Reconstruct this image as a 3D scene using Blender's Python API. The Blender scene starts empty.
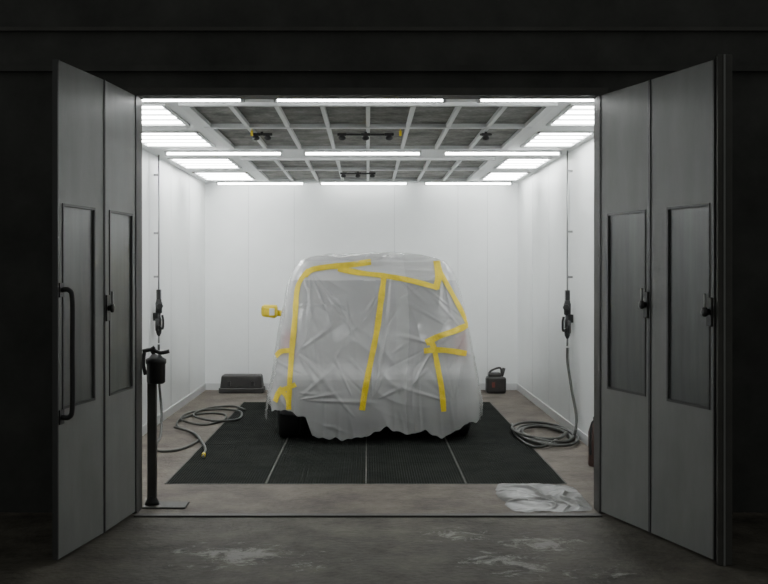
import bpy, bmesh, math, random
from mathutils import Vector, Matrix, noise
from mathutils.bvhtree import BVHTree
random.seed(7)
scene = bpy.context.scene
COL = scene.collection

# ------------------------------------------------------------ materials
def new_mat(name):
    m = bpy.data.materials.new(name); m.use_nodes = True
    nt = m.node_tree
    return m, nt, nt.nodes["Principled BSDF"]

def simple(name, col, rough=0.5, metal=0.0, nscale=0, namt=0.0, bump=0.0, bscale=60, emit=None, estr=0, stretch=(1,1,1), spec=0.5):
    m, nt, b = new_mat(name)
    b.inputs["Base Color"].default_value = (*col, 1)
    b.inputs["Roughness"].default_value = rough
    b.inputs["Metallic"].default_value = metal
    b.inputs["Specular IOR Level"].default_value = spec
    if nscale or bump:
        tc = nt.nodes.new("ShaderNodeTexCoord")
        mp = nt.nodes.new("ShaderNodeMapping"); mp.inputs["Scale"].default_value = stretch
        nt.links.new(tc.outputs["Object"], mp.inputs[0])
    if nscale:
        n = nt.nodes.new("ShaderNodeTexNoise"); n.inputs["Scale"].default_value = nscale
        n.inputs["Detail"].default_value = 6; n.inputs["Roughness"].default_value = 0.65
        nt.links.new(mp.outputs[0], n.inputs["Vector"])
        r = nt.nodes.new("ShaderNodeValToRGB")
        r.color_ramp.elements[0].position = 0.3; r.color_ramp.elements[1].position = 0.72
        r.color_ramp.elements[0].color = (*[c*(1-namt) for c in col], 1)
        r.color_ramp.elements[1].color = (*[min(1, c*(1+namt)) for c in col], 1)
        nt.links.new(n.outputs[0], r.inputs[0]); nt.links.new(r.outputs[0], b.inputs["Base Color"])
    if bump:
        n2 = nt.nodes.new("ShaderNodeTexNoise"); n2.inputs["Scale"].default_value = bscale
        n2.inputs["Detail"].default_value = 4
        nt.links.new(mp.outputs[0], n2.inputs["Vector"])
        bp = nt.nodes.new("ShaderNodeBump"); bp.inputs["Strength"].default_value = bump
        bp.inputs["Distance"].default_value = 0.01
        nt.links.new(n2.outputs[0], bp.inputs["Height"]); nt.links.new(bp.outputs[0], b.inputs["Normal"])
    if emit:
        b.inputs["Emission Color"].default_value = (*emit, 1)
        b.inputs["Emission Strength"].default_value = estr
    return m

M_wall = simple("booth_white_paint", (0.83,0.848,0.842), 0.42, nscale=1.3, namt=0.04, bump=0.05, bscale=8)
M_seam = simple("panel_seam", (0.66,0.67,0.67), 0.6)
M_ceil = simple("ceiling_white", (0.66,0.67,0.67), 0.5, nscale=3, namt=0.05)
M_frame = simple("filter_frame_paint", (0.60,0.61,0.61), 0.45)
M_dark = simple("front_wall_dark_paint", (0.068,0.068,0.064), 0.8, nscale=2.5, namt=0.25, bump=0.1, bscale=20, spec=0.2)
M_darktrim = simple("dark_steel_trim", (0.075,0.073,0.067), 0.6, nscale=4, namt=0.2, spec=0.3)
M_door = simple("door_grey_paint", (0.205,0.207,0.200), 0.5, nscale=2.0, namt=0.2, bump=0.08, bscale=10, stretch=(1,1,0.35), spec=0.35)
M_dooredge = simple("door_edge_dark", (0.05,0.05,0.05), 0.5)
M_doorwin = simple("door_window_dusty_glass", (0.070,0.074,0.071), 0.35, nscale=3, namt=0.4, stretch=(2.5,2.5,0.3))
M_black = simple("black_rubber", (0.02,0.02,0.021), 0.45)
M_blackm = simple("black_metal", (0.03,0.03,0.03), 0.35, metal=0.5)
M_steel = simple("grey_steel", (0.3,0.3,0.3), 0.35, metal=0.8)
M_hose = simple("hose_grey_rubber", (0.05,0.052,0.046), 0.5)
M_yellow = simple("masking_tape_yellow", (0.70,0.53,0.02), 0.6, nscale=9, namt=0.2, bump=0.4, bscale=70)
M_red = simple("extinguisher_brown_red", (0.075,0.038,0.03), 0.5)
M_redcap = simple("red_plastic", (0.18,0.04,0.03), 0.4)
M_pit = simple("grate_pit_shade", (0.024,0.026,0.023), 0.95, nscale=2, namt=0.35, spec=0.05)  # shade of the pit under the grate, put into a dark colour
M_grate = simple("floor_grate_steel", (0.027,0.030,0.027), 0.9, nscale=3, namt=0.35, spec=0.08)
M_gframe = simple("grate_frame_steel", (0.085,0.084,0.077), 0.75, nscale=5, namt=0.3, spec=0.2)
M_tyre = simple("tyre_rubber", (0.018,0.018,0.018), 0.75, bump=0.3, bscale=40)
M_case = simple("case_black_plastic", (0.030,0.028,0.027), 0.5, nscale=8, namt=0.3)
M_tube = simple("fluorescent_tube", (1,1,1), 0.4, emit=(0.965,0.99,0.98), estr=26)
M_diff = simple("light_diffuser", (1,1,1), 0.4, emit=(0.965,0.99,0.98), estr=7.5)
M_paint = simple("car_silver_paint", (0.36,0.36,0.355), 0.35)
M_glass = simple("car_dark_glass", (0.020,0.021,0.023), 0.2)
M_bumper = simple("car_dark_bumper", (0.035,0.035,0.036), 0.55)
M_tail = simple("tail_light_red", (0.40,0.03,0.03), 0.3)

# filter mesh
M_filter, nt, b = new_mat("ceiling_filter_mesh")
tc = nt.nodes.new("ShaderNodeTexCoord")
n = nt.nodes.new("ShaderNodeTexNoise"); n.inputs["Scale"].default_value = 4; n.inputs["Detail"].default_value = 9; n.inputs["Roughness"].default_value=0.7
r = nt.nodes.new("ShaderNodeValToRGB")
r.color_ramp.elements[0].position=0.35; r.color_ramp.elements[1].position=0.68
r.color_ramp.elements[0].color=(0.09,0.09,0.083,1); r.color_ramp.elements[1].color=(0.38,0.375,0.35,1)
nt.links.new(tc.outputs["Object"], n.inputs["Vector"]); nt.links.new(n.outputs[0], r.inputs[0])
v = nt.nodes.new("ShaderNodeTexVoronoi"); v.inputs["Scale"].default_value = 40
nt.links.new(tc.outputs["Object"], v.inputs["Vector"])
mx = nt.nodes.new("ShaderNodeMix"); mx.data_type='RGBA'; mx.blend_type='MULTIPLY'; mx.inputs[0].default_value=0.45
nt.links.new(r.outputs[0], mx.inputs[6]); nt.links.new(v.outputs["Distance"], mx.inputs[7])
nt.links.new(mx.outputs[2], b.inputs["Base Color"]); b.inputs["Roughness"].default_value=0.8

def concrete(name, c0, c1, patches=None, rough=0.75):
    m, nt, b = new_mat(name)
    tc = nt.nodes.new("ShaderNodeTexCoord")
    n = nt.nodes.new("ShaderNodeTexNoise"); n.inputs["Scale"].default_value=2.2; n.inputs["Detail"].default_value=12; n.inputs["Roughness"].default_value=0.75
    nt.links.new(tc.outputs["Object"], n.inputs["Vector"])
    r = nt.nodes.new("ShaderNodeValToRGB")
    r.color_ramp.elements[0].position=0.33; r.color_ramp.elements[1].position=0.68
    r.color_ramp.elements[0].color=(*c0,1); r.color_ramp.elements[1].color=(*c1,1)
    nt.links.new(n.outputs[0], r.inputs[0])
    out = r.outputs[0]
    if patches:
        n3 = nt.nodes.new("ShaderNodeTexNoise"); n3.inputs["Scale"].default_value=6.5; n3.inputs["Detail"].default_value=12; n3.inputs["Roughness"].default_value=0.8
        n3.inputs["Distortion"].default_value=0.5
        nt.links.new(tc.outputs["Object"], n3.inputs["Vector"])
        total=None
        for (px,py,rad,amt) in patches:
            d = nt.nodes.new("ShaderNodeVectorMath"); d.operation='DISTANCE'; d.inputs[1].default_value=(px,py,0)
            nt.links.new(tc.outputs["Object"], d.inputs[0])
            mr = nt.nodes.new("ShaderNodeMapRange"); mr.inputs[1].default_value=0; mr.inputs[2].default_value=rad
            mr.inputs[3].default_value=amt; mr.inputs[4].default_value=0
            nt.links.new(d.outputs["Value"], mr.inputs[0])
            if total is None: total = mr.outputs[0]
            else:
                a = nt.nodes.new("ShaderNodeMath"); a.operation='MAXIMUM'
                nt.links.new(total,a.inputs[0]); nt.links.new(mr.outputs[0],a.inputs[1]); total=a.outputs[0]
        a = nt.nodes.new("ShaderNodeMath"); a.operation='ADD'
        nt.links.new(total,a.inputs[0]); nt.links.new(n3.outputs[0],a.inputs[1])
        r2 = nt.nodes.new("ShaderNodeValToRGB"); r2.color_ramp.elements[0].position=0.68; r2.color_ramp.elements[1].position=0.77
        nt.links.new(a.outputs[0], r2.inputs[0])
        mx = nt.nodes.new("ShaderNodeMix"); mx.data_type='RGBA'
        nt.links.new(r2.outputs[0], mx.inputs[0]); nt.links.new(out, mx.inputs[6]); mx.inputs[7].default_value=(0.27,0.262,0.24,1)
        out = mx.outputs[2]
    nt.links.new(out, b.inputs["Base Color"]); b.inputs["Roughness"].default_value=rough
    b.inputs["Specular IOR Level"].default_value=0.3
    n2 = nt.nodes.new("ShaderNodeTexNoise"); n2.inputs["Scale"].default_value=24; n2.inputs["Detail"].default_value=7
    nt.links.new(tc.outputs["Object"], n2.inputs["Vector"])
    bp = nt.nodes.new("ShaderNodeBump"); bp.inputs["Strength"].default_value=0.7; bp.inputs["Distance"].default_value=0.014
    nt.links.new(n2.outputs[0], bp.inputs["Height"]); nt.links.new(bp.outputs[0], b.inputs["Normal"])
    return m
M_floor_in = concrete("booth_concrete", (0.060,0.050,0.041), (0.185,0.160,0.134))
M_floor_out = concrete("shop_concrete_worn", (0.030,0.027,0.021), (0.145,0.131,0.108),
     patches=[(-0.75,6.5,0.6,0.28),(-0.35,6.35,0.5,0.2),(0.55,7.0,0.4,0.24),(1.05,6.75,0.5,0.28),(0.8,6.3,0.6,0.24),(1.2,6.1,0.5,0.2),(-1.1,6.6,0.3,0.2)])

# film: thin plastic, partly see-through; density stored in the tint attribute alpha
M_film, nt, b = new_mat("masking_film")
at = nt.nodes.new("ShaderNodeAttribute"); at.attribute_name="tint"
tc = nt.nodes.new("ShaderNodeTexCoord")
def ridged(rot,scale,s,dist):
    mp = nt.nodes.new("ShaderNodeMapping"); mp.inputs["Rotation"].default_value=rot; mp.inputs["Scale"].default_value=scale
    n1 = nt.nodes.new("ShaderNodeTexNoise"); n1.noise_type='RIDGED_MULTIFRACTAL'; n1.inputs["Scale"].default_value=s
    n1.inputs["Detail"].default_value=1.5; n1.inputs["Distortion"].default_value=dist
    nt.links.new(tc.outputs["Object"], mp.inputs[0]); nt.links.new(mp.outputs[0], n1.inputs["Vector"])
    return n1.outputs[0]
def add(a,c):
    ad = nt.nodes.new("ShaderNodeMath"); ad.operation='ADD'
    nt.links.new(a, ad.inputs[0]); nt.links.new(c, ad.inputs[1]); return ad.outputs[0]
hgt=add(ridged((0,0.6,0),(2.2,3,12),0.6,0.5), ridged((0,-0.8,0),(12,4,2.5),0.55,0.6))
bp = nt.nodes.new("ShaderNodeBump"); bp.inputs["Strength"].default_value=0.35; bp.inputs["Distance"].default_value=0.012
nt.links.new(hgt, bp.inputs["Height"]); nt.links.new(bp.outputs[0], b.inputs["Normal"])
nt.links.new(at.outputs["Color"], b.inputs["Base Color"])
nt.links.new(at.outputs["Alpha"], b.inputs["Alpha"])
b.inputs["Roughness"].default_value=0.13
b.inputs["Specular IOR Level"].default_value=0.9

M_sheet = simple("crumpled_grey_sheet", (0.10,0.099,0.094), 0.42, nscale=5, namt=0.4, bump=0.3, bscale=10, spec=0.4)

# ------------------------------------------------------------ builder
class B:
    def __init__(s): s.bm=bmesh.new(); s.mats=[]
    def mi(s,m):
        if m not in s.mats: s.mats.append(m)
        return s.mats.index(m)
    def box(s,lo,hi,m,M=None,bevel=0,taper=1.0):
        lo=Vector(lo);hi=Vector(hi);c=(lo+hi)/2;d=hi-lo
        r=bmesh.ops.create_cube(s.bm,size=1)
        vs=r['verts']
        for v in vs:
            t=taper if v.co.z>0 else 1.0
            v.co=Vector((v.co.x*d.x*t,v.co.y*d.y*t,v.co.z*d.z))+c
        fs=set(f for v in vs for f in v.link_faces)
        for f in fs: f.material_index=s.mi(m)
        if bevel:
            es=list(set(e for v in vs for e in v.link_edges))
            rb=bmesh.ops.bevel(s.bm,geom=es,offset=bevel,segments=2,affect='EDGES',profile=0.5)
            vs=list(set(v for f in rb['faces'] for v in f.verts))
            fs=set(f for v in vs for f in v.link_faces)
            for f in fs: f.material_index=s.mi(m)
            vs=list(set(v for f in fs for v in f.verts))
        if M is not None:
            for v in vs: v.co=M@v.co
        return vs
    def path(s,pts,rs,m,n=12,cap=True):
        pts=[Vector(p) for p in pts]
        if not hasattr(rs,'__len__'): rs=[rs]*len(pts)
        t0=(pts[1]-pts[0]).normalized()
        ref=Vector((0,0,1)) if abs(t0.z)<0.9 else Vector((1,0,0))
        prev=None; k=s.mi(m)
        u=t0.cross(ref).normalized()
        for i,p in enumerate(pts):
            if i==0: t=t0
            elif i==len(pts)-1: t=(pts[i]-pts[i-1])
            else: t=(pts[i+1]-pts[i-1])
            t=t.normalized() if t.length>1e-9 else t0
            u=(u-t*u.dot(t)).normalized(); w=t.cross(u)
            rg=[s.bm.verts.new(p+max(rs[i],1e-4)*(math.cos(2*math.pi*j/n)*u+math.sin(2*math.pi*j/n)*w)) for j in range(n)]
            if prev:
                for j in range(n):
                    f=s.bm.faces.new((prev[j],prev[(j+1)%n],rg[(j+1)%n],rg[j])); f.material_index=k; f.smooth=True
            elif cap:
                f=s.bm.faces.new(list(reversed(rg))); f.material_index=k
            prev=rg; t0=t
        if cap:
            f=s.bm.faces.new(prev); f.material_index=k
    def cyl(s,a,b,r,m,n=20,r2=None):
        s.path([a,b],[r,r if r2 is None else r2],m,n)
    def lathe(s,base,prof,m,n=24,axis=(0,0,1)):
        ax=Vector(axis).normalized(); base=Vector(base)
        k=s.mi(m); ref=Vector((1,0,0)) if abs(ax.x)<0.9 else Vector((0,1,0))
        u=ax.cross(ref).normalized(); w=ax.cross(u)
        prev=None
        for (r,h) in prof:
            rg=[s.bm.verts.new(base+ax*h+max(r,1e-4)*(math.cos(2*math.pi*j/n)*u+math.sin(2*math.pi*j/n)*w)) for j in range(n)]
            if prev:
                for j in range(n):
                    f=s.bm.faces.new((prev[j],prev[(j+1)%n],rg[(j+1)%n],rg[j])); f.material_index=k; f.smooth=True
            else:
                f=s.bm.faces.new(list(reversed(rg))); f.material_index=k
            prev=rg
        f=s.bm.faces.new(prev); f.material_index=k
    def obj(s,name,parent=None,loc=None):
        bmesh.ops.recalc_face_normals(s.bm,faces=s.bm.faces)
        me=bpy.data.meshes.new(name); s.bm.to_mesh(me); s.bm.free()
        for m in s.mats: me.materials.append(m)
        o=bpy.data.objects.new(name,me); COL.objects.link(o)
        if parent: o.parent=parent
        if loc: o.location=loc
        return o
def empty(name,loc=(0,0,0),rz=0):
    e=bpy.data.objects.new(name,None); e.location=loc; e.rotation_euler=(0,0,rz); e.empty_display_size=0.2
    COL.objects.link(e); return e
def spline(P,k=10):
    P=[Vector(p) for p in P]; out=[]
    Q=[P[0]*2-P[1]]+P+[P[-1]*2-P[-2]]
    for i in range(1,len(Q)-2):
        a,b_,c,d=Q[i-1],Q[i],Q[i+1],Q[i+2]
        for j in range(k):
            t=j/k
            out.append(0.5*((2*b_)+(c-a)*t+(2*a-5*b_+4*c-d)*t*t+(3*b_-a-3*c+d)*t**3))
    out.append(P[-1]); return out
def lerp_tab(tab,x):
    if x<=tab[0][0]: return tab[0][1]
    for (a,b_),(c,d) in zip(tab,tab[1:]):
        if x<=c:
            t=(x-a)/(c-a); return b_+(d-b_)*t
    return tab[-1][1]

# ------------------------------------------------------------ room shell
XL,XR=-2.21,2.03
YF,YB=7.67,15.60
H=2.81
OX=1.53; OZ=2.77
b_=B()
b_.box((-6,-2,-0.12),(6,7.56,0),M_floor_out)
b_.box((-2.6,7.56,-0.12),(2.6,8.68,0),M_floor_in)
GX0,GX1,GY0,GY1=-1.53,1.50,8.68,14.15
b_.box((-2.6,GY0,-0.12),(GX0,GY1,0),M_floor_in)
b_.box((GX1,GY0,-0.12),(2.6,GY1,0),M_floor_in)
b_.box((-2.6,GY1,-0.12),(2.6,16,0),M_floor_in)
b_.box((GX0,GY0,-0.12),(GX1,GY1,-0.03),M_pit)
b_.box((-6,7.56,-0.12),(-2.6,16,0),M_floor_out)
b_.box((2.6,7.56,-0.12),(6,16,0),M_floor_out)
b_.obj("floor")
b_=B()
b_.box((GX0,GY0,-0.03),(GX1,GY1,-0.004),M_pit)  # dark plate close under the bars, standing in for the shaded pit
nx=150
for i in range(nx+1):
    x=GX0+(GX1-GX0)*i/nx
    b_.box((x-0.003,GY0,-0.012),(x+0.003,GY1,0.0),M_grate)
ny=150
for i in range(ny+1):
    y=GY0+(GY1-GY0)*i/ny
    b_.box((GX0,y-0.005,-0.012),(GX1,y+0.005,-0.001),M_grate)
for i in range(5):
    x=GX0+(GX1-GX0)*i/4
    b_.box((x-0.006,GY0,-0.012),(x+0.006,GY1,0.003),M_gframe)
for i in range(6):
    y=GY0+(GY1-GY0)*i/5.47
    b_.box((GX0,y-0.008,-0.012),(GX1,y+0.008,0.002),M_gframe if i<1 else M_grate)
b_.obj("floor_grate")
b_=B(); b_.box((-1.53,7.50,0),(1.53,7.57,0.012),M_darktrim,bevel=0.004); b_.obj("trim_1")

b_=B(); b_.box((XL-0.1,YF,0),(XL,YB+0.1,H+0.1),M_wall)
for y in (9.0,10.3,11.6,12.9,14.2): b_.box((XL,y-0.004,0.09),(XL+0.003,y+0.004,H),M_seam)
b_.obj("wall_left")
b_=B(); b_.box((XR,YF,0),(XR+0.1,YB+0.1,H+0.1),M_wall)
for y in (9.0,10.3,11.6,12.9,14.2): b_.box((XR-0.003,y-0.004,0.09),(XR,y+0.004,H),M_seam)
b_.obj("wall_right")
b_=B(); b_.box((XL,YB,0),(XR,YB+0.1,H+0.1),M_wall)
for x in (-1.62,-1.0,0.36,1.22,1.62): b_.box((x-0.004,YB-0.003,0.09),(x+0.004,YB,H),M_seam)
b_.obj("wall_back")
for nm,lo,hi in (("baseboard_left",(XL,YF+0.13,0),(XL+0.012,YB,0.09)),("baseboard_right",(XR-0.012,YF+0.13,0),(XR,YB,0.09)),("baseboard_back",(XL+0.012,YB-0.012,0),(XR-0.012,YB,0.09))):
    b_=B(); b_.box(lo,hi,M_frame); b_.obj(nm)
b_=B()
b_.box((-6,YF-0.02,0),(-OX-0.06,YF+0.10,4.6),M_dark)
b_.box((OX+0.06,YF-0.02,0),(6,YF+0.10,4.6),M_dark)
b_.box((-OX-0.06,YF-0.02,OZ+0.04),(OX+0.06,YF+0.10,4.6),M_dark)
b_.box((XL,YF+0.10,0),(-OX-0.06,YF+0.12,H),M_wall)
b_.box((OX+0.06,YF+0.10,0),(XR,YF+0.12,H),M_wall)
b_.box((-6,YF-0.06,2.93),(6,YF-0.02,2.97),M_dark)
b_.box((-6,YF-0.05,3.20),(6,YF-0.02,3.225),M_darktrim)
b_.obj("wall_front")
b_=B()
b_.box((-OX-0.06,YF-0.06,0),(-OX,YF+0.12,OZ),M_darktrim)
b_.box((OX,YF-0.06,0),(OX+0.06,YF+0.12,OZ),M_darktrim)
b_.box((-OX-0.06,YF-0.06,OZ),(OX+0.06,YF+0.12,OZ+0.05),M_darktrim)
b_.obj("door_frame")

# ceiling
BX=1.32
banks=[(8.22,9.50,11.15),(12.2,13.45,15.1)]
b_=B()
b_.box((XL-0.1,YF,H+0.03),(XR+0.1,YB+0.1,H+0.14),M_ceil)
b_.box((XL,YF+0.1,H),(-2.13,YB,H+0.03),M_ceil)
b_.box((1.97,YF+0.1,H),(XR,YB,H+0.03),M_ceil)
b_.box((-1.46,YF+0.1,H),(-BX,YB,H+0.03),M_ceil)
b_.box((BX,YF+0.1,H),(1.46,YB,H+0.03),M_ceil)
for (a,c) in ((YF+0.1,8.22),(11.15,12.2),(15.1,YB)):
    b_.box((-BX,a,H),(BX,c,H+0.03),M_ceil)
fix=[(8.28,9.43),(9.9,11.04),(12.2,13.35),(13.9,15.05)]
ys=[YF+0.1]+[q for f in fix for q in f]+[YB]
for i in range(0,len(ys),2):
    b_.box((-2.13,ys[i],H),(-1.46,ys[i+1],H+0.03),M_ceil)
    b_.box((1.46,ys[i],H),(1.97,ys[i+1],H+0.03),M_ceil)
b_.obj("ceiling")
for (a,mid,c) in banks:
    b_=B()
    b_.box((-BX,a,H+0.012),(BX,c,H+0.03),M_filter)
    nC=8
    for i in range(nC+1):
        x=-BX+2*BX*i/nC; w=0.03 if i in(0,nC) else 0.016
        b_.box((x-w,a,H-0.02),(x+w,c,H+0.012),M_frame)
    for y in (a,mid,c):
        b_.box((-BX-0.03,y-0.03,H-0.024),(BX+0.03,y+0.03,H+0.012),M_frame)
    b_.obj("ceiling_filter_grid")
for (a,c) in fix:
    for (x0,x1) in ((-2.13,-1.46),(1.46,1.97)):
        b_=B()
        b_.box((x0,a,H+0.015),(x1,c,H+0.03),M_diff)
        for t in range(4):
            y=a+(c-a)*(t+0.5)/4
            b_.cyl((x0+0.04,y,H+0.002),(x1-0.04,y,H+0.002),0.013,M_tube,10)
        for t in range(1,4):
            y=a+(c-a)*t/4
            b_.box((x0+0.03,y-0.008,H-0.008),(x1-0.03,y+0.008,H+0.012),M_frame)
        b_.box((x0,a,H-0.012),(x1,a+0.03,H+0.015),M_frame); b_.box((x0,c-0.03,H-0.012),(x1,c,H+0.015),M_frame)
        b_.box((x0,a,H-0.012),(x0+0.03,c,H+0.015),M_frame); b_.box((x1-0.03,a,H-0.012),(x1,c,H+0.015),M_frame)
        b_.obj("recessed_ceiling_light")
for y in (7.90,11.50,15.40):
    for xc in (-1.44,-0.055,1.34):
        b_=B()
        b_.box((xc-0.59,y-0.05,H-0.015),(xc+0.59,y+0.05,H-0.001),M_frame,bevel=0.004)
        b_.cyl((xc-0.57,y,H-0.028),(xc+0.57,y,H-0.028),0.011,M_tube,12)
        for e in (-0.58,0.58):
            b_.box((xc+e-0.012,y-0.03,H-0.045),(xc+e+0.012,y+0.03,H-0.012),M_frame)
        b_.obj("fluorescent_light")

def ceiling_rig(xc,y,w,heads):
    b_=B()
    zr=H-0.045
    b_.cyl((xc-w/2,y,zr),(xc+w/2,y,zr),0.009,M_blackm)
    b_.cyl((xc,y,zr),(xc,y,H-0.021),0.012,M_blackm)
    for k in range(heads):
        x=xc-w/2+w*k/(heads-1) if heads>1 else xc
        b_.lathe((x,y,zr-0.05),[(0.012,0),(0.030,0.010),(0.032,0.025),(0.018,0.04),(0.014,0.06)],M_black,14)
        b_.box((x-0.04,y-0.02,zr-0.012),(x+0.04,y+0.02,zr+0.012),M_blackm,bevel=0.005)
    b_.obj("ceiling_pipe_fitting")
ceiling_rig(-0.02,9.75,0.40,3)
ceiling_rig(-0.12,13.6,0.34,3)
ceiling_rig(-0.90,9.75,0.10,2)
ceiling_rig(1.0,9.75,0.10,1)
b_=B()
for (x,y) in ((-0.97,9.6),(0.27,9.6)):
    b_.box((x-0.010,y-0.012,H-0.075),(x+0.010,y+0.012,H-0.03),M_yellow,bevel=0.003)
    b_.cyl((x,y,H-0.03),(x,y,H+0.005),0.004,M_yellow,6)
b_.obj("yellow_ceiling_tag")

# ------------------------------------------------------------ doors
def leaf(name,p0,p1,handle=None,latch=False,s0=0.085,s1=0.085):
    p0=Vector((*p0,0));p1=Vector((*p1,0));d=p1-p0;L=d.length
    e=empty(name,(p0.x,p0.y,0),math.atan2(d.y,d.x))
    ny=Vector((-d.y,d.x,0)).normalized()
    f=1 if ny.dot(Vector((-p0.x,0,0)))>0 else -1
    T=0.026; g=0.012; zb,zt=0.02,2.765; W0,W1=0.85,1.97
    xa,xb=g,L-g
    def bx(b_,lo,hi,m,bev=0):
        ya,yb=lo[1]*f,hi[1]*f
        b_.box((lo[0],min(ya,yb),lo[2]),(hi[0],max(ya,yb),hi[2]),m,bevel=bev)
    b_=B()
    bx(b_,(xa,-T,zb),(xa+s0,0,zt),M_door)
    bx(b_,(xb-s1,-T,zb),(xb,0,zt),M_door)
    bx(b_,(xa+s0,-T,zb),(xb-s1,0,W0),M_door)
    bx(b_,(xa+s0,-T,W1),(xb-s1,0,zt),M_door)
    b_.obj("panel",e)
    b_=B()
    bx(b_,(xa+s0,-T*0.5,W0),(xb-s1,-T*0.3,W1),M_doorwin); b_.obj("window_glass",e)
    b_=B()
    w=0.011
    A,C=xa+s0,xb-s1
    for lo,hi in (((A-w,0,W0-w),(A+w*0.4,0.005,W1+w)),((C-w*0.4,0,W0-w),(C+w,0.005,W1+w)),
                  ((A+w*.4,0,W0-w),(C-w*.4,0.005,W0+w*0.4)),((A+w*.4,0,W1-w*0.4),(C-w*.4,0.005,W1+w))):
        bx(b_,lo,hi,M_dooredge)
    b_.obj("window_gasket",e)
    b_=B()
    bx(b_,(0,-T,zb),(g,0.006,zt),M_dooredge); bx(b_,(L-g,-T,zb),(L,0.006,zt),M_dooredge)
    b_.obj("edge_strips",e)
    if handle:
        hx,z0,z1=handle
        b_=B()
        pts=spline([(hx,0,z1),(hx,f*0.05,z1+0.0),(hx,f*0.070,z1-0.06),(hx,f*0.070,(z0+z1)/2),(hx,f*0.070,z0+0.06),(hx,f*0.05,z0),(hx,0,z0)],8)
        b_.path(pts,0.014,M_black,12)
        for z in (z0,z1): b_.box((hx-0.03,min(0,f*0.01),z-0.04),(hx+0.03,max(0,f*0.01),z+0.04),M_black)
        b_.obj("pull_handle",e)
    if latch is not False:
        lx,z=latch
        b_=B()
        b_.box((lx-0.028,min(0,f*0.014),z-0.08),(lx+0.028,max(0,f*0.014),z+0.08),M_blackm,bevel=0.004)
        b_.lathe((lx,f*0.012,z),[(0.018,0),(0.018,0.018),(0.028,0.022),(0.026,0.035),(0.01,0.04)],M_blackm,18,axis=(0,f,0))
        b_.path(spline([(lx,f*0.035,z),(lx+0.01,f*0.042,z+0.05),(lx,f*0.038,z+0.10)],6),0.007,M_steel,10)
        b_.obj("latch",e)
    return e,L
Li=(-1.535,7.60); Lo=(-1.705,6.30); Lm=(-1.60,6.98)
Ri=(1.535,7.60); Ro=(1.90,6.30); Rm=(1.712,6.98)
leaf("door_1",Li,Lm,latch=(0.59,1.38),s0=0.07)
leaf("door_2",Lm,Lo,handle=(0.64,0.80,1.50),s0=0.15,s1=0.07)
leaf("door_3",Ri,Rm,latch=(0.61,1.40),s0=0.10,s1=0.05)
leaf("door_4",Rm,Ro,latch=(0.665,1.38),s0=0.20,s1=0.045)
b_=B(); b_.box((1.905,6.262,0.0),(1.985,6.30,2.785),M_darktrim,bevel=0.005)
b_.box((1.935,6.255,0.0),(1.945,6.262,2.785),M_door); b_.obj("trim_2")

# ------------------------------------------------------------ covered car
CX=0.085
car=empty("covered_car",(CX,10.64,0),math.radians(3.0))
HW=[(0.0,1.02),(0.3,1.03),(0.55,1.005),(0.8,0.965),(1.0,0.93),(1.25,0.88),(1.45,0.835),(1.6,0.785),(1.7,0.70)]
YR=[(0.0,0.0),(0.3,0.0),(0.6,0.0),(0.75,0.06),(0.95,0.09),(1.05,0.12),(1.3,0.20),(1.55,0.32),(1.7,0.42)]
YFr=[(0.0,4.45),(0.6,4.45),(0.85,4.3),(1.0,3.75),(1.07,3.45),(1.3,2.95),(1.55,2.55),(1.7,2.3)]
def smooth(tab,x,w=0.05):
    return (lerp_tab(tab,x-w)+2*lerp_tab(tab,x)+lerp_tab(tab,x+w))/4
def perim(nr,ns,nf):
    P=[]
    for i in range(nr): P.append((-1+2*i/nr,-1))
    for i in range(ns): P.append((1,-1+2*i/ns))
    for i in range(nf): P.append((1-2*i/nf,1))
    for i in range(ns): P.append((-1,1-2*i/ns))
    return P
def ringpt(a,b,z,hw,y0,y1):
    n=11
    sc=max(abs(a),abs(b))/((abs(a)**n+abs(b)**n)**(1/n))
    yc=(y0+y1)/2; hl=(y1-y0)/2
    return Vector((a*sc*hw, yc+b*sc*hl, z))
def hem(x,y):
    if y<0.6:
        t=lerp_tab([(-1.05,0.34),(-0.80,0.32),(-0.66,0.26),(-0.60,0.10),(-0.35,0.06),(-0.1,0.08),(0.05,0.15),(0.3,0.11),(0.45,0.14),(0.6,0.06),(0.75,0.12),(0.85,0.2),(1.05,0.22)],x)
    else: t=0.2
    return t+0.045*noise.noise(Vector((x*5,y*5,3.1)))+0.025*noise.noise(Vector((x*17,y*17,9)))
def carmesh(nr,ns,nf,rows,caps,inset=0.0,zmin=0.05,film=True):
    bm=bmesh.new(); P=perim(nr,ns,nf); N=len(P); grid=[]
    for i in range(rows+1):
        z=zmin+(1.70-zmin)*i/rows
        row=[]
        ins=inset if film else inset+0.055*max(0,min(1,(0.62-z)/0.2))
        for (a,b) in P:
            co=ringpt(a,b,z,smooth(HW,z)-ins,smooth(YR,z)+ins,smooth(YFr,z)-ins)
            if film and z<0.5:
                h=hem(co.x,co.y); co.z=h+(z-0.05)*(0.5-h)/0.45
            row.append(bm.verts.new(co))
        grid.append(row)
    hw=smooth(HW,1.7)-inset;y0=smooth(YR,1.7)+inset;y1=smooth(YFr,1.7)-inset
    for i in range(1,caps):
        s=1-(i/caps)
        z=1.70-inset*0.6+0.09*(1-s**3.5)
        row=[]
        for (a,b) in P:
            co=ringpt(a,b,z,hw*s,(y0+y1)/2-(y1-y0)/2*s,(y0+y1)/2+(y1-y0)/2*s)
            row.append(bm.verts.new(co))
        grid.append(row)
    for r0,r1 in zip(grid,grid[1:]):
        for j in range(N):
            f=bm.faces.new((r0[j],r0[(j+1)%N],r1[(j+1)%N],r1[j])); f.smooth=True
    f=bm.faces.new(grid[-1]); f.smooth=True
    return bm,grid
bm,grid=carmesh(280,130,50,180,30)
bm.normal_update()
FOLDS=[]
rnd=random.Random(21)
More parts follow.
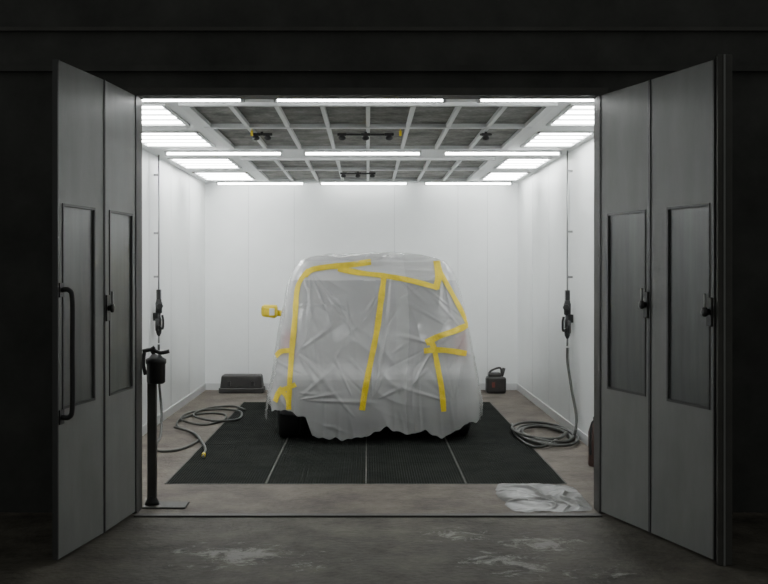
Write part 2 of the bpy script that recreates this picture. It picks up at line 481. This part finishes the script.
anchors=[(-0.62,1.62),(0.65,1.60),(0.15,1.62),(0.88,1.12),(0.55,0.92),(-0.74,0.86),(-0.74,0.42),(-0.05,0.40),(0.72,0.38),(-0.66,1.3)]
for (ax,az) in anchors:
    base=math.atan2(0.9-az,0.05-ax)
    for k in range(5):
        an=base+rnd.uniform(-1.1,1.1); L=rnd.uniform(0.3,0.8); off=rnd.uniform(0.02,0.08)
        x0=ax+math.cos(an)*off; z0=az+math.sin(an)*off
        FOLDS.append((x0,z0,x0+math.cos(an)*L,z0+math.sin(an)*L,rnd.uniform(0.005,0.012)*rnd.choice((1,1,-0.6)),rnd.uniform(0.016,0.036)))
for k in range(16):
    x0=rnd.uniform(-0.8,0.8);z0=rnd.uniform(0.25,1.5);an=rnd.choice((0.5,2.5,1.3,-0.3,2.0))+rnd.uniform(-0.3,0.3);L=rnd.uniform(0.25,0.6)
    FOLDS.append((x0,z0,x0+math.cos(an)*L,z0+math.sin(an)*L,rnd.uniform(0.004,0.009),rnd.uniform(0.015,0.03)))
def folds(x,z):
    d=0
    for (x0,z0,x1,z1,h,w) in FOLDS:
        dx,dz=x1-x0,z1-z0; LL=dx*dx+dz*dz
        t=((x-x0)*dx+(z-z0)*dz)/LL
        if t<0 or t>1: continue
        px=abs((x-x0)*dz-(z-z0)*dx)/math.sqrt(LL)
        ww=w*(0.5+t)
        if px<ww: d+=h*(1-px/ww)*math.sin(math.pi*min(1,t*1.02)**0.6)
    return d
def ridge(p,ang,fu,fv,seed,sharp=4.5):
    c,s=math.cos(ang),math.sin(ang)
    q=p.x if abs(p.y-0.2)<1.0 else p.x+p.y
    u=q*c+p.z*s; v=-q*s+p.z*c
    w=noise.noise(Vector((p.x*1.1,p.y*1.3+seed,p.z*1.1)))*0.5
    n=noise.noise(Vector((u*fu+w*3,v*fv+w,p.y*1.5+seed)))
    return max(0,1-abs(n)*sharp)**1.5
disp={}
for v in bm.verts:
    p=v.co
    d=0.016*noise.noise(Vector((p.x*1.7,p.y*1.7+5,p.z*1.7)))+0.006*noise.noise(Vector((p.x*4,p.y*4+5,p.z*4)))
    g=[max(0,noise.noise(Vector((p.x*1.5+k*9.3,p.y+k,p.z*1.5-k*4)))+0.2) for k in range(4)]
    d+=0.013*g[0]*ridge(p,0.45,4,0.6,1.0,3.5)
    d+=0.013*g[1]*ridge(p,1.15,5,0.7,7.0,3.5)
    d+=0.011*g[2]*ridge(p,-0.6,5,0.7,13.0,3.5)
    d+=0.008*ridge(p,0.05,8,0.8,23.0)*max(0,1-p.z)
    if p.y<0.7: d+=folds(p.x,p.z)
    low=max(0,(0.55-p.z)/0.5)
    d+=low*(0.040*noise.noise(Vector((p.x*7,p.y*7,p.z*1.2)))+0.018)
    if p.z>1.66: d+=0.016*noise.noise(Vector((p.x*6,p.y*5,2)))
    disp[v]=d
for v,d in disp.items():
    v.co+=v.normal*d
    if v.co.z<0.012: v.co.z=0.012
lay=bm.verts.layers.float_color.new("tint")
for v in bm.verts:
    p=v.co
    k=1.0+0.08*noise.noise(Vector((p.x*2.2,p.y*2,p.z*2.2)))
    a=0.49+0.10*noise.noise(Vector((p.x*1.6,p.y*2+4,p.z*1.6)))
    if p.y<0.9:
        seam=0.17-0.02*math.sin(p.z*4)
        if p.x<seam: a+=0.07
        if abs(p.x-seam-0.06)<0.06: a+=0.10
        if p.z>1.52: a+=0.25
    if p.z<0.40: a-=0.10*min(1,(0.40-p.z)/0.2)
    c=0.66*k
    v[lay]=(c,c,c,min(1,a))
bvh=BVHTree.FromBMesh(bm)
me=bpy.data.meshes.new("film"); bm.to_mesh(me); bm.free(); me.materials.append(M_film)
o=bpy.data.objects.new("film",me); COL.objects.link(o); o.parent=car
bm,g=carmesh(100,70,30,80,8,inset=0.035,zmin=0.26,film=False)
bm.faces.new(list(reversed(g[0])))
for f in bm.faces:
    c=f.calc_center_median(); i=0
    if c.z<0.42: i=2
    elif c.y<0.6 and abs(c.x)<0.70 and 1.04<c.z<1.54: i=1
    elif c.y<0.45 and abs(c.x)>0.74 and 0.80<c.z<1.05: i=3
    elif c.y<0.6 and abs(c.x)<0.25 and 0.70<c.z<0.82: i=2
    elif c.y>=0.6 and abs(c.x)>0.6 and 1.05<c.z<1.55 and not any(abs(c.y-q)<0.05 for q in(1.4,2.3)): i=1
    elif c.y>2.4 and abs(c.x)<0.68 and 1.09<c.z<1.6: i=1
    f.material_index=i
me=bpy.data.meshes.new("bodywork"); bm.to_mesh(me); bm.free()
for m in (M_paint,M_glass,M_bumper,M_tail): me.materials.append(m)
o=bpy.data.objects.new("bodywork",me); COL.objects.link(o); o.parent=car
for wy in (0.62,3.55):
    for sx in (-1,1):
        b_=B()
        R=0.33; xc=sx*0.82; w=0.11
        b_.lathe((xc-w,wy,R+0.0),[(0.2,0.0),(0.29,0.0),(0.32,0.015),(0.33,0.04),(0.33,2*w-0.04),(0.32,2*w-0.015),(0.29,2*w),(0.2,2*w)],M_tyre,36,axis=(1,0,0))
        b_.lathe((xc-w*0.9,wy,R),[(0.04,0.0),(0.19,0.02),(0.205,0.03),(0.205,2*w*0.85),(0.19,2*w*0.9),(0.04,2*w*0.95)],M_steel,24,axis=(1,0,0))
        b_.obj("wheel",car)
b_=B()
b_.cyl((-0.45,0.14,0.27),(-0.45,0.8,0.28),0.03,M_steel,14)
b_.cyl((-0.7,0.62,0.30),(0.7,0.62,0.30),0.035,M_blackm,12)
b_.box((0.05,0.12,0.235),(0.12,0.6,0.28),M_blackm)
b_.obj("underbody",car)
for sx in (-1,1):
    b_=B()
    xc=sx*1.085
    vs=b_.box((xc-0.095,2.70,1.075),(xc+0.095,2.86,1.215),M_yellow,bevel=0.035)
    for v in vs: v.co+=Vector((0,0,0.02*noise.noise(v.co*14)))
    b_.box((xc+0.0,2.692,1.10),(xc+0.06,2.705,1.18),M_seam,bevel=0.004)
    b_.cyl((sx*0.86,2.80,1.10),(sx*1.02,2.79,1.13),0.035,M_yellow,12)
    b_.obj("mirror",car)
W2L=Matrix.Rotation(-math.radians(3.0),4,'Z')@Matrix.Translation((-CX,-10.64,0))
def P(u,v): # drawing units -> metres on the rear face
    z0=1.6-(v-272)/107.0
    y=10.64+smooth(YR,z0)
    s=1150.0/y
    return ((u-368)/s,1.6-(v-272)/s)
tb=B()
def tape(pts,w=0.062):
    w*=0.9
    pp=[P(*q) for q in pts]
    sp=spline([(x,0,z) for x,z in pp],10)
    dirl=(W2L.to_3x3()@Vector((0,1,0))).normalized()
    rows=[]
    for i,p in enumerate(sp):
        a=sp[max(0,i-1)];c=sp[min(len(sp)-1,i+1)]
        t=(c-a).normalized(); nrm=Vector((-t.z,0,t.x))
        row=[]
        ww=w*(1+0.2*noise.noise(p*9))
        for k in range(-2,3):
            q=p+nrm*(ww*k/4)
            o_=W2L@Vector((q.x,8.5,q.z))
            hit,nn,_,_=bvh.ray_cast(o_,dirl)
            if hit is None: row.append(None)
            else: row.append(hit-dirl*0.003+ (nn if nn.dot(dirl)<0 else -nn)*0.004)
        rows.append(row)
    k=tb.mi(M_yellow); vr=[[tb.bm.verts.new(c) if c is not None else None for c in r] for r in rows]
    for a,c in zip(vr,vr[1:]):
        for j in range(4):
            q=[a[j],a[j+1],c[j+1],c[j]]
            if all(q) and max((q[m].co-q[(m+1)%4].co).length for m in range(4))<0.14:
                f=tb.bm.faces.new(q); f.material_index=k; f.smooth=True
tape([(309,270),(301,280),(297,292),(295,320),(292,350),(290,380),(289,409)],0.055)
tape([(305,276),(312,270),(328,267),(350,265),(371,262)],0.062)
tape([(338,269),(360,273),(385,276),(412,281),(438,288)],0.055)
tape([(384,277),(381,300),(377,330),(371,360),(366,385),(362,410)],0.062)
tape([(437,261),(439,275),(436,289)],0.075)
tape([(438,268),(447,284),(457,302),(469,325)],0.05)
tape([(470,325),(455,331),(440,336),(426,343)],0.06)
tape([(424,351),(436,350),(450,351),(467,354)],0.06)
tape([(429,340),(434,348),(438,368),(442,390),(444,412)],0.055)
tape([(274,358),(281,352),(293,350)],0.05)
tape([(275,402),(280,392),(296,384)],0.05)
tape([(279,388),(287,397),(289,409)],0.045)
tb.obj("tape_strips",car)

# ------------------------------------------------------------ air lines, hoses
def regulator(x,y,side,name,ztop):
    b_=B()
    x=x+side*0.004
    xo=x+side*0.05
    b_.cyl((xo,y,ztop),(xo,y,1.40),0.008,M_steel,10)
    for z in (2.6,2.0,1.55): b_.box((min(x,xo),y-0.015,z-0.01),(max(x,xo)+0.0,y+0.015,z+0.01),M_steel)
    b_.box((xo-0.022,y-0.03,1.32),(xo+0.022,y+0.03,1.42),M_blackm,bevel=0.006)
    b_.lathe((xo,y,1.17),[(0.02,0),(0.034,0.01),(0.036,0.11),(0.028,0.13),(0.028,0.15)],M_black,18)
    b_.lathe((xo,y,0.94),[(0.012,0),(0.026,0.03),(0.03,0.06),(0.03,0.17),(0.02,0.2),(0.02,0.24)],M_black,18)
    b_.box((min(x,xo),y-0.05,1.10),(max(x,xo),y+0.05,1.18),M_blackm)
    b_.lathe((xo+side*0.02,y-0.03,1.25),[(0.03,0),(0.032,0.02),(0.028,0.026)],M_blackm,18,axis=(0,-1,0))
    b_.path(spline([(xo,y,1.05),(xo+side*0.05,y-0.06,1.02),(xo+side*0.06,y-0.08,1.10),(xo+side*0.05,y-0.08,1.16)],5),0.012,M_blackm,10)
    b_.cyl((xo,y,1.05),(xo,y-0.10,1.07),0.012,M_blackm,10)
    b_.cyl((xo,y-0.10,1.0),(xo,y-0.10,1.12),0.018,M_black,10)
    b_.cyl((xo,y,0.865),(xo,y,0.95),0.010,M_steel,10)
    b_.obj(name)
regulator(XL,11.85,1,"air_pressure_regulator",H-0.005)
regulator(XR,11.4,-1,"air_pressure_regulator",H-0.005)
hz=0.014
pts=[(-2.156,11.85,0.855),(-2.15,11.83,0.5),(-2.10,11.7,0.18),(-2.02,11.2,hz),(-1.95,10.6,hz),(-1.85,10.2,hz),(-1.68,10.3,hz),(-1.6,10.9,hz),(-1.75,11.4,hz),(-1.95,11.8,hz),
     (-2.02,12.4,hz),(-1.85,12.9,hz),(-1.6,12.8,hz),(-1.55,12.3,hz),(-1.72,11.95,hz),(-1.98,12.2,hz+.02),(-2.0,12.9,hz+.01),(-1.75,13.3,hz),(-1.45,13.0,hz+.01),(-1.4,12.4,hz),(-1.62,12.1,hz+.02),(-1.9,12.5,hz+.03),(-1.86,13.3,hz+.01),(-1.6,13.6,hz),(-1.4,13.2,hz)]
b_=B(); b_.path(spline(pts,10),0.0125,M_hose,10); b_.obj("air_hose")
pts=[(-1.95,11.6,hz+.02),(-1.7,11.2,hz+.02),(-1.55,10.7,hz+.01),(-1.45,10.25,hz+.01),(-1.42,9.95,hz+.01)]
b_=B(); b_.path(spline(pts,10),0.0125,M_hose,10)
b_.cyl((-1.42,9.95,hz+.01),(-1.41,9.86,hz+.012),0.017,M_yellow,12); b_.cyl((-1.41,9.86,hz+.012),(-1.405,9.80,hz+.012),0.01,M_steel,10)
b_.obj("air_hose")
pts=[(1.976,11.4,0.85),(1.976,11.38,0.70),(1.985,11.2,0.45),(1.985,10.95,0.2)]
cx,cy=1.70,11.10
for i in range(0,5*8+1):
    t=i/8.0; a=-0.3+t*2*math.pi
    rr=1+0.16*noise.noise(Vector((t*2.1,0,4)))
    rx=0.25*rr; ry=0.62*rr
    z=hz+0.004+0.008*t+0.004*math.sin(a*2)
    pts.append((min(1.985,cx+rx*math.cos(a)+0.03*math.sin(t*2.2)),cy+ry*math.sin(a)+0.16*math.sin(t*1.7),z))
pts+=[(1.62,10.4,hz+.02),(1.48,10.5,hz),(1.44,11.2,hz),(1.50,12.0,hz)]
b_=B(); b_.path(spline(pts,6),0.0135,M_hose,10); b_.obj("air_hose")

# ------------------------------------------------------------ gun stand at left jamb
b_=B()
sx,sy=-1.475,7.86
b_.box((sx-0.05,sy-0.10,0.0),(sx+0.24,sy+0.10,0.012),M_darktrim,bevel=0.004)
b_.lathe((sx,sy,0.012),[(0.05,0),(0.045,0.02),(0.03,0.05),(0.028,0.06)],M_blackm,18)
b_.box((sx-0.03,sy-0.025,0.03),(sx+0.03,sy+0.025,0.90),M_darktrim,bevel=0.005)
b_.lathe((sx+0.03,sy-0.02,0.84),[(0.050,0),(0.062,0.01),(0.064,0.13),(0.07,0.14),(0.07,0.165),(0.045,0.18),(0.03,0.20)],M_black,24)
b_.path(spline([(sx-0.06,sy-0.02,1.06),(sx,sy-0.02,1.07),(sx+0.06,sy-0.02,1.05),(sx+0.12,sy-0.02,1.06)],6),0.014,M_black,12)
b_.path(spline([(sx+0.02,sy-0.02,1.03),(sx+0.0,sy-0.02,1.07),(sx+0.02,sy-0.02,1.09)],6),0.012,M_black,12)
b_.path(spline([(sx-0.05,sy-0.02,1.05),(sx-0.055,sy-0.03,0.98),(sx-0.04,sy-0.03,0.90)],6),0.013,M_black,12)
b_.obj("spray_gun_stand")

b_=B()
x0,x1,y0=-1.97,-1.38,15.15
b_.box((x0,y0,0.0),(x1,y0+0.32,0.07),M_case,bevel=0.012)
b_.box((x0+0.015,y0+0.012,0.06),(x1-0.015,y0+0.31,0.235),M_case,bevel=0.02,taper=0.93)
b_.box((x0+0.12,y0-0.004,0.10),(x0+0.16,y0+0.03,0.16),M_blackm); b_.box((x1-0.16,y0-0.004,0.10),(x1-0.12,y0+0.03,0.16),M_blackm)
b_.obj("tool_case")
b_=B()
x0,x1,y0=1.56,1.82,15.12
b_.box((x0,y0,0.0),(x1,y0+0.2,0.22),M_case,bevel=0.03)
b_.box((x0+0.03,y0+0.03,0.2),(x1-0.06,y0+0.17,0.27),M_case,bevel=0.02)
b_.path(spline([(x0+0.04,y0+0.1,0.26),(x0+0.08,y0+0.1,0.30),(x1-0.07,y0+0.1,0.33),(x1-0.05,y0+0.1,0.23)],8),0.014,M_case,10)
b_.cyl((x1-0.05,y0+0.1,0.21),(x1-0.02,y0+0.1,0.33),0.022,M_case,14)
b_.box((x0+0.07,y0-0.004,0.08),(x0+0.11,y0+0.006,0.15),M_redcap)
b_.obj("fluid_canister")
b_=B()
ex=1.885
b_.lathe((ex,9.5,0),[(0.060,0),(0.065,0.01),(0.065,0.28),(0.05,0.33),(0.025,0.35),(0.022,0.37)],M_red,24)
b_.box((ex-.02,9.44,0.37),(ex+.02,9.54,0.40),M_black,bevel=0.004)
b_.box((ex-.015,9.43,0.41),(ex+.015,9.52,0.425),M_black,bevel=0.004)
b_.path(spline([(ex,9.46,0.38),(ex-.05,9.42,0.36),(ex-.065,9.42,0.22),(ex-.06,9.43,0.1)],8),0.010,M_black,10)
b_.obj("fire_extinguisher")

# crumpled sheet on the floor, right of threshold
bm=bmesh.new(); n=110; G=[]
for i in range(n+1):
    row=[]
    for j in range(n+1):
        a=-1+2*i/n; c=-1+2*j/n
        sc=max(abs(a),abs(c))/((abs(a)**4+abs(c)**4)**0.25) if (a or c) else 1
        x=a*sc;y=c*sc
        ang=math.atan2(y,x); rr=1+0.16*noise.noise(Vector((math.cos(ang)*1.8,math.sin(ang)*1.8,2)))+0.06*noise.noise(Vector((math.cos(ang)*7,math.sin(ang)*7,5)))
        X=1.24+0.31*x*rr; Y=8.17+0.50*y*rr
        X=min(X,1.52)
        w1=noise.noise(Vector((X*3,Y*3,8)))*1.2
        z=0.006+0.016*max(0,1-abs(noise.noise(Vector((X*5+w1,Y*2.2+w1,0))))*4)+0.011*max(0,1-abs(noise.noise(Vector((X*4-Y*2+w1,Y*3+X*3,5))))*4)+0.005*abs(noise.noise(Vector((X*12,Y*8,1))))
        e=max(abs(a),abs(c)); z=z*(1-e**5)+0.003
        row.append(bm.verts.new((X,Y,z)))
    G.append(row)
for i in range(n):
    for j in range(n):
        f=bm.faces.new((G[i][j],G[i+1][j],G[i+1][j+1],G[i][j+1])); f.smooth=True
me=bpy.data.meshes.new("plastic_sheet"); bm.to_mesh(me); bm.free(); me.materials.append(M_sheet)
o=bpy.data.objects.new("plastic_sheet",me); COL.objects.link(o)

w=bpy.data.worlds.new("world"); scene.world=w; w.use_nodes=True
w.node_tree.nodes["Background"].inputs[0].default_value=(0.96,1.0,0.955,1)
w.node_tree.nodes["Background"].inputs[1].default_value=0.19

cam=bpy.data.cameras.new("camera"); co=bpy.data.objects.new("camera",cam); COL.objects.link(co)
co.location=(0,0,1.6); co.rotation_euler=(math.radians(90),0,0)
cam.sensor_width=36; cam.lens=1150/768*36; cam.shift_x=16/768; cam.shift_y=-20/768
cam.clip_end=100
scene.camera=co
